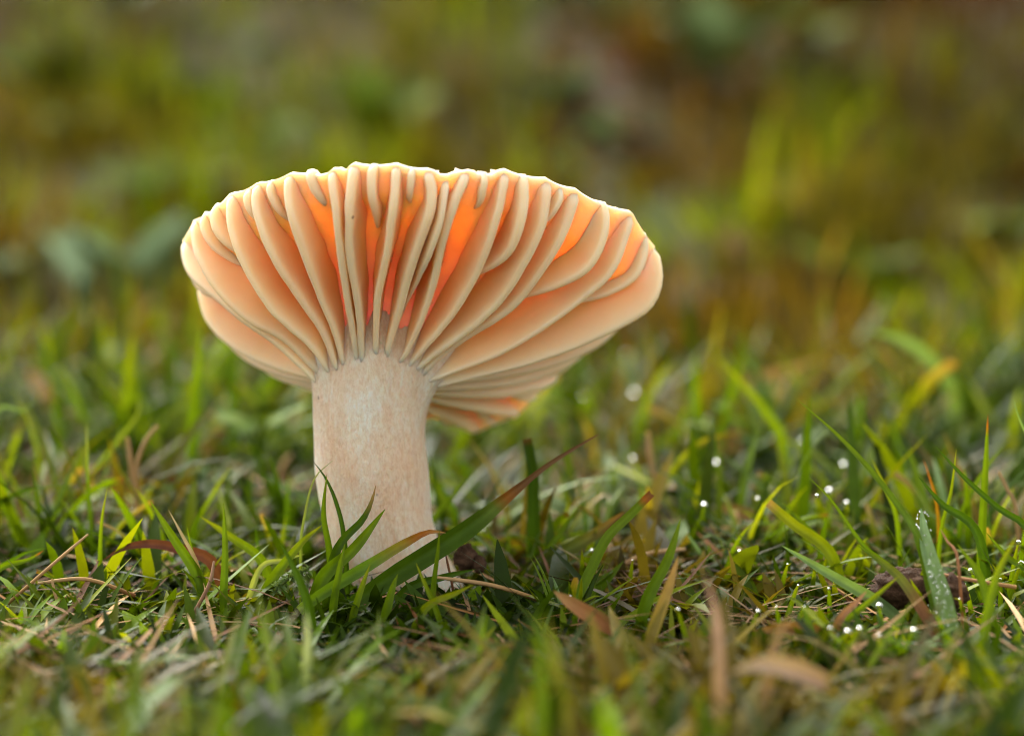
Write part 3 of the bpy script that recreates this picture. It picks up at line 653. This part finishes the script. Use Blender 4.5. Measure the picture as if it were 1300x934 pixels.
# thatch
XY = spread(2400, -6, 22); k = filt(XY, np.full(len(XY), .35)); XY = XY[k]
c = tints(XY, [BROWN, STRAW, (.42, .28, .15), (.25, .14, .07), (.12, .06, .03)], .5, 31.0)
o = scatter_blades('dead_grass', XY, rng.uniform(.6, 1.9, len(XY)), rng.uniform(.03, .09, len(XY)), rng.uniform(1.25, 1.6, len(XY)), rng.uniform(-.2, .35, len(XY)), c, c, DRY, .2, 3)
for_z = o.data
tag(o, 'tan and brown dead grass litter lying between the green blades', 'dead grass', None, 'stuff')
# moss
XY = spread(16000, -12, 12); v = nval(XY, .42, 44.0); XY = XY[v > -.12]; c = tints(XY, [(.06, .08, .004), (.12, .14, .004), (.17, .18, .006), (.07, .09, .003)], .8, 41.0)
o = scatter_blades('moss', XY, rng.uniform(.12, .34, len(XY)), rng.uniform(.035, .075, len(XY)), rng.uniform(0, 1.3, len(XY)), rng.uniform(.2, 1.2, len(XY)), c * .9, c * 1.1, MOSSM, -.02, 2)
tag(o, 'low yellow-green moss carpeting the soil between grass blades', 'moss', None, 'stuff')

# ------------------------------------------------------------------ broad leaves, fallen leaves
def leaf_mesh(name, Lf, W, c1, c2, mat, curl=.3, fold=.2, wave=.06, tipp=1.0, seed=0, n=14, m=9):
    V, C = [], []
    for i in range(n):
        t = i / (n - 1); w = W / 2 * max(.02, math.sin(math.pi * min(1, t ** (.75 * tipp)) ) ** .8)
        for j in range(m):
            u = j / (m - 1) * 2 - 1
            ph = noise.noise(Vector((t * 3, u * 2, seed)))
            V.append((u * w, t * Lf, curl * Lf * t * t * .5 + abs(u) * w * fold + ph * wave * Lf * (.3 + abs(u))))
            vein = 1.25 if abs(u) < .05 else (1.1 if (abs((t * 7 - abs(u) * 1.2) % 1 - .5) < .1) else 1)
            k_ = max(0, min(1, .5 + ph * 1.2)); C.append([(a * (1 - k_) + b * k_) * vein for a, b in zip(c1, c2)])
    V = np.array(V)
    bot = V - np.array((0, 0, max(.006, .012 * W)))
    F = grid_faces(n, m); nb = n * m
    F += [tuple(nb + q for q in f[::-1]) for f in grid_faces(n, m)]
    ed = [i * m for i in range(n)] + [(n - 1) * m + j for j in range(1, m)] + [i * m + m - 1 for i in range(n - 2, -1, -1)] + [j for j in range(m - 2, 0, -1)]
    for a, b in zip(ed, ed[1:] + ed[:1]): F.append((b, a, nb + a, nb + b))
    return mesh(name, np.vstack([V, bot]), F, mat, C + C)
def weed(px, py, Y, size, nl, c1, c2, label, group=None, lift_=.5, z=None):
    p = hit(px, py, .5) if Y == 'bank' else at(px, py, Y) if Y is not None else on(px, py, z or .4); g_ = gz(p.x, p.y)
    root = bpy.data.objects.new('weed_plant', None); col.objects.link(root); root.empty_display_size = .01
    root.location = Vector((p.x, p.y, g_ - .05)) * U; tag(root, label, 'weed', group)
    a0 = random.uniform(0, 6.28)
    for i in range(nl):
        me = leaf_mesh('leaf', size * random.uniform(.8, 1.1), size * random.uniform(.5, .65), c1, c2, LEAF, -.25, .18, .05, .9, random.random() * 9)
        az = a0 + i * 2 * math.pi / nl + random.uniform(-.3, .3)
        h = max(.05, (p.z - g_)) * random.uniform(.6, 1.05)
        lf = link('leaf', me, root, (-math.sin(az) * .12, math.cos(az) * .12, h), (random.uniform(.15, .5) + lift_ * .4, random.uniform(-.3, .3), az))
        P = crv([(0, 0, -.1), (-math.sin(az) * .02, math.cos(az) * .02, h * .6), (-math.sin(az) * .14, math.cos(az) * .14, h + .02)], 8)
        link('leaf_stalk', blade_mesh('leaf_stalk', P, .05 + size * .02, [(0, c1)], LEAF, True, tube=True), root)
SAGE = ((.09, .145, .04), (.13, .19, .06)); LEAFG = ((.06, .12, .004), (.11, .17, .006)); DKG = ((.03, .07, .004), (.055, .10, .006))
weed(72, 650, None, .42, 3, *SAGE, 'small weed with round grey-green leaves near the straws', z=.45)
weed(150, 668, None, .6, 3, *SAGE, 'low weed with long grey-green leaves under the dry forked stalks', z=.3)
weed(721, 652, None, .62, 4, *SAGE, 'grey-green weed leaves low behind the square-mown blade', z=.4)
weed(796, 632, None, .6, 4, *SAGE, 'grey-green weed rosette behind the rust-tipped blade', z=.4)
weed(861, 625, None, .6, 4, *DKG, 'rounded green weed leaves under the arching yellow-green blade', z=.4)
weed(850, 690, None, .55, 4, *SAGE, 'grey-green weed rosette beside the soft green blade', z=.3)
weed(1000, 575, None, .9, 4, *DKG, 'dark green weed rosette below the leaning yellowish blade', z=.4)
weed(150, 385, 'bank', 2.4, 6, (.15, .22, .10), (.21, .29, .15), 'large blurred sage-green weed rosette left of the cap', z=2, lift_=1.7)
weed(215, 245, 'bank', 2.0, 5, *LEAFG, 'blurred green weed behind the top left of the cap', z=2)
weed(330, 520, 6, .8, 4, *LEAFG, 'soft green weed leaves behind the left side of the stem', z=.5)
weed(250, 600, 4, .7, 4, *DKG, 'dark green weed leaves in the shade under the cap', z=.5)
weed(1175, 790, -2.6, .45, 2, *SAGE, 'grey-green weed leaf at the foot of the dewy broad blade', z=.2)
weed(1080, 345, 'bank', 1.6, 4, *LEAFG, 'blurred green weed in the back of the lawn right of the cap')
weed(700, 120, 'bank', 1.6, 5, *DKG, 'blurred dark green weed far behind the cap')
weed(910, 90, 'bank', 3.2, 3, *SAGE, 'far pale sage weed with tall leaves', lift_=1.6)
weed(478, 165, 'bank', 2.4, 5, *LEAFG, 'bright green blurred weed behind the top of the cap', lift_=1.6)
weed(50, 90, 'bank', 2.0, 5, *LEAFG, 'far blurred bright green weed by brown litter')
weed(780, 175, 'bank', 1.6, 5, *DKG, 'blurred green weed behind the right shoulder of the cap')
WK = [(SAGE, 'grey-green'), (LEAFG, 'fresh green'), (DKG, 'dark green')]
for i in range(26):
    y = 9 + 48 * random.random() ** 1.2; x = random.uniform(-1, 1) * (y + 36) * .2; g_ = gz(x, y)
    px, py = proj(Vector((x, y, g_ + .6))); wk = random.choice((0, 1, 1, 2))
    weed(px, py, y, random.uniform(.7, 1.3) + y * .012, random.randint(3, 5), *WK[wk][0], f'small blurred {WK[wk][1]} weed scattered through the back of the lawn', f'{WK[wk][1]} weeds in the back of the lawn')
LITTER = [((.16, .07, .025), (.30, .15, .06)), ((.27, .11, .015), (.34, .17, .03)), ((.15, .085, .03), (.22, .13, .055)), ((.07, .035, .02), (.14, .07, .035)), ((.22, .05, .02), (.30, .09, .03))]
def fallen(x, y, size, cc, label, group=None, dz=.35, rot=None, cat='fallen leaf'):
    me = leaf_mesh('fallen_leaf', size, size * random.uniform(.5, .75), *cc, DRY, random.uniform(-.4, .6), random.uniform(-.2, .4), .09, 1, random.random() * 20)
    o = link('fallen_leaf', me, loc=(x, y, gz(x, y) + dz), rot=rot or (random.uniform(-.3, .4), random.uniform(-.4, .4), random.uniform(0, 6.28)))
    return tag(o, label, cat, group)
p = on(60, 560, .4); fallen(p.x, p.y, 1.3, LITTER[3], 'dark brown dead leaf lying behind the thin grass on the left', rot=(.1, .25, 1.45), dz=.3)
p = on(75, 505, .5); fallen(p.x, p.y, 1.0, LITTER[1], 'orange blurred fallen leaf behind the dark brown dead leaf', rot=(.5, .1, .8), dz=.5)
p = on(45, 600, .4); fallen(p.x, p.y, 1.1, LITTER[0], 'russet fallen leaf under the thin curving green blade', rot=(.3, .1, -.9), dz=.2)
p = on(245, 560, .4); fallen(p.x, p.y, .7, LITTER[1], 'small orange fallen leaf under the left edge of the cap', rot=(.5, .1, -.9), dz=.3)
p = on(815, 680, .2); fallen(p.x, p.y, .5, LITTER[4], 'dark red fallen leaf between grey-green weed rosettes', rot=(.7, .1, .3), dz=.1)
p = on(760, 520, .5); fallen(p.x, p.y, 1.3, LITTER[0], 'brown blurred fallen leaf under the right side of the cap', rot=(.1, .1, 1.5), dz=.3)
LN = ['russet brown', 'bright orange', 'pale tan', 'dark brown', 'dull red']
for i in range(70):
    y = 7 + 52 * random.random(); x = random.uniform(-1, 1) * (y + 36) * .2
    lk = random.randrange(5) if (y < 38 or x < 0) else random.choice((0, 3, 4))
    fallen(x, y, random.uniform(.8, 1.5) + y * .01, LITTER[lk], LN[lk] + ' fallen leaf lying blurred in the back of the lawn', LN[lk] + ' fallen leaves in the back of the lawn', dz=.22)

# ------------------------------------------------------------------ soil clods
def clod(p, sx, sy, sz, seed, label):
    V = []; n, m = 22, 28
    for i in range(n):
        a = math.pi * i / (n - 1)
        for j in range(m):
            b = 2 * math.pi * j / m; d = Vector((math.sin(a) * math.cos(b), math.sin(a) * math.sin(b), math.cos(a)))
            r = 1 + noise.fractal(d * 2.2 + Vector((seed, 0, 0)), .8, 2.1, 5) * .30
            V.append((d.x * r * sx, d.y * r * sy, d.z * r * sz))
    return tag(link('soil_clod', mesh('soil_clod', V, grid_faces(n, m, True), CLOD), loc=p), label, 'soil clod')
clod(at(1150, 746, -2.0), .42, .32, .22, 3, 'crumbly brown soil clod under the half withered grass blade')
clod(at(1205, 752, -2.2), .22, .25, .2, 5, 'smaller soil crumb behind the dewy broad blade')
clod(at(592, 708, -.55), .14, .14, .17, 8, 'dark little soil clod against the right foot of the mushroom stem')
clod(at(608, 716, -.6), .09, .1, .11, 12, 'reddish soil crumb leaning on the little clod by the stem')

# mossy sprig by the stem
spr = bpy.data.objects.new('moss_sprig', None); col.objects.link(spr); spr.empty_display_size = .005
b0 = at(345, 757, -1.3); spr.location = b0 * U; tag(spr, 'feathery grey-green moss sprig beside the mushroom stem', 'moss sprig')
path = crv([b0, at(362, 738, -1.25), at(392, 722, -1.2)], 30)
link('stalk', blade_mesh('stalk', path - np.array(b0), .03, [(0, (.12, .16, .04))], MOSSM, tube=True), spr)
lm = blade_mesh('leaflet', crv([(0, 0, 0), (0, .05, .01), (0, .1, .0)], 5), .03, [(0, (.10, .17, .05)), (1, (.2, .28, .1))], MOSSM, facing=(0, 0, 1))
for i in range(110):
    q = path[random.randint(2, 29)] - np.array(b0)
    link('leaflet', lm, spr, q, (random.uniform(-1.2, 1.2), random.uniform(-.8, .8), random.uniform(0, 6.28)), random.uniform(.7, 1.4))

# ------------------------------------------------------------------ water drops
def drop_mesh():
    V = []; n, m = 14, 20
    for i in range(n):
        a = math.pi * i / (n - 1)
        for j in range(m):
            b = 2 * math.pi * j / m; V.append((math.sin(a) * math.cos(b), math.sin(a) * math.sin(b), math.cos(a) * .93))
    return mesh('water_drop', V, grid_faces(n, m, True), WATER)
DROP = drop_mesh()
def drop(px, py, Y, r, label, group=None, perch=True):
    p = at(px, py, Y); r *= .5 * random.uniform(.45, 1.3)
    tag(link('water_drop', DROP, loc=p, scale=r), label, 'water drop', group)
    if perch:
        g_ = gz(p.x, p.y); k_ = random.uniform(-.3, .3)
        P = crv([(p.x + k_, p.y + random.uniform(0, .3), g_ - .05), (p.x + k_ * .5, p.y + .1, (g_ + p.z) / 2), (p.x, p.y + r * .6, p.z - r * .3), (p.x - k_ * .4, p.y, p.z + r * 1.2)], 10)
        o0 = Vector(P[0]); me = blade_mesh('grass_blade', P - np.array(o0), .07, random.choice((G1, G2)))
        lb2 = 'short grass blade bent under a water drop ' + near(p); tag(link('grass_blade', me, loc=o0), lb2, 'grass', lb2.replace('blade', 'blades', 1))
DL = 'clear round water drop clinging to a short grass blade'; DG = 'water drops on short grass blades'
drop(1037, 629, -.85, .055, 'clear water drop hanging near the tip of a slim blade', perch=False)
drop(1293, 688, -1.4, .13, 'large clear water drop caught between straight dark blades')
drop(1296, 716, -1.5, .11, 'second large clear water drop under the larger one')
for px, py, r in ((1013,743,.06),(1021,770,.05),(1050,706,.05),(1052,747,.05),(1054,798,.06),(1116,769,.07),(1076,802,.06),(1091,798,.07),(1116,806,.07),(1233,725,.08),(1225,741,.05),(1188,778,.04),(1245,715,.06),(939,700,.06),(962,776,.06),(860,774,.07),(723,757,.04),(803,711,.05),(751,699,.05),(1000,716,.05),(1270,735,.06),(985,770,.05),(1035,715,.04),(1218,760,.04),(1160,800,.05)):
    lb = 'clear water drop on a grass blade ' + near(on(px, py, .45)); drop(px, py, ground_under(px, py, .45), r, lb, lb.replace('drop', 'drops', 1))
BL = 'blurred bright water drop on grass behind the mushroom'; BGp = 'blurred water drops behind the mushroom'
for px, py, r in ((804,582,.07),(894,641,.07),(962,633,.08),(741,503,.09),(734,500,.07),(797,452,.1),(805,500,.1),(910,588,.06),(877,559,.06),(1071,590,.08),(1053,623,.07),(1075,638,.07),(775,470,.08),(850,520,.06),(1020,560,.06),(880,610,.06)):
    lb = 'blurred bright water drop on grass ' + near(on(px, py, .7)); drop(px, py, ground_under(px, py, .7), r, lb, lb.replace('drop', 'drops', 1))
# fine dew on the broad blade
V, F = [], []
ico = [(0, 0, 1), (1, 0, 0), (0, 1, 0), (-1, 0, 0), (0, -1, 0), (0, 0, -1)]
tri = [(0, 1, 2), (0, 2, 3), (0, 3, 4), (0, 4, 1), (5, 2, 1), (5, 3, 2), (5, 4, 3), (5, 1, 4)]
pp = crv([at(x, y, Y) for x, y, Y in ((1169,650,-1.8), (1177,695,-2.3), (1196,758,-2.9), (1214,838,-3.4))], 60)
for i in range(150):
    q = pp[random.randint(0, 59)] + np.array((random.uniform(-.09, .09), -.03, random.uniform(-.02, .02))); r = random.uniform(.006, .018); b = len(V)
    V += [tuple(q + np.array(v) * r) for v in ico]; F += [tuple(b + k for k in f) for f in tri]
tag(link('dew', mesh('dew', V, F, WATER)), 'fine dew beading on the broad grey-green blade', 'dew', None, 'stuff')
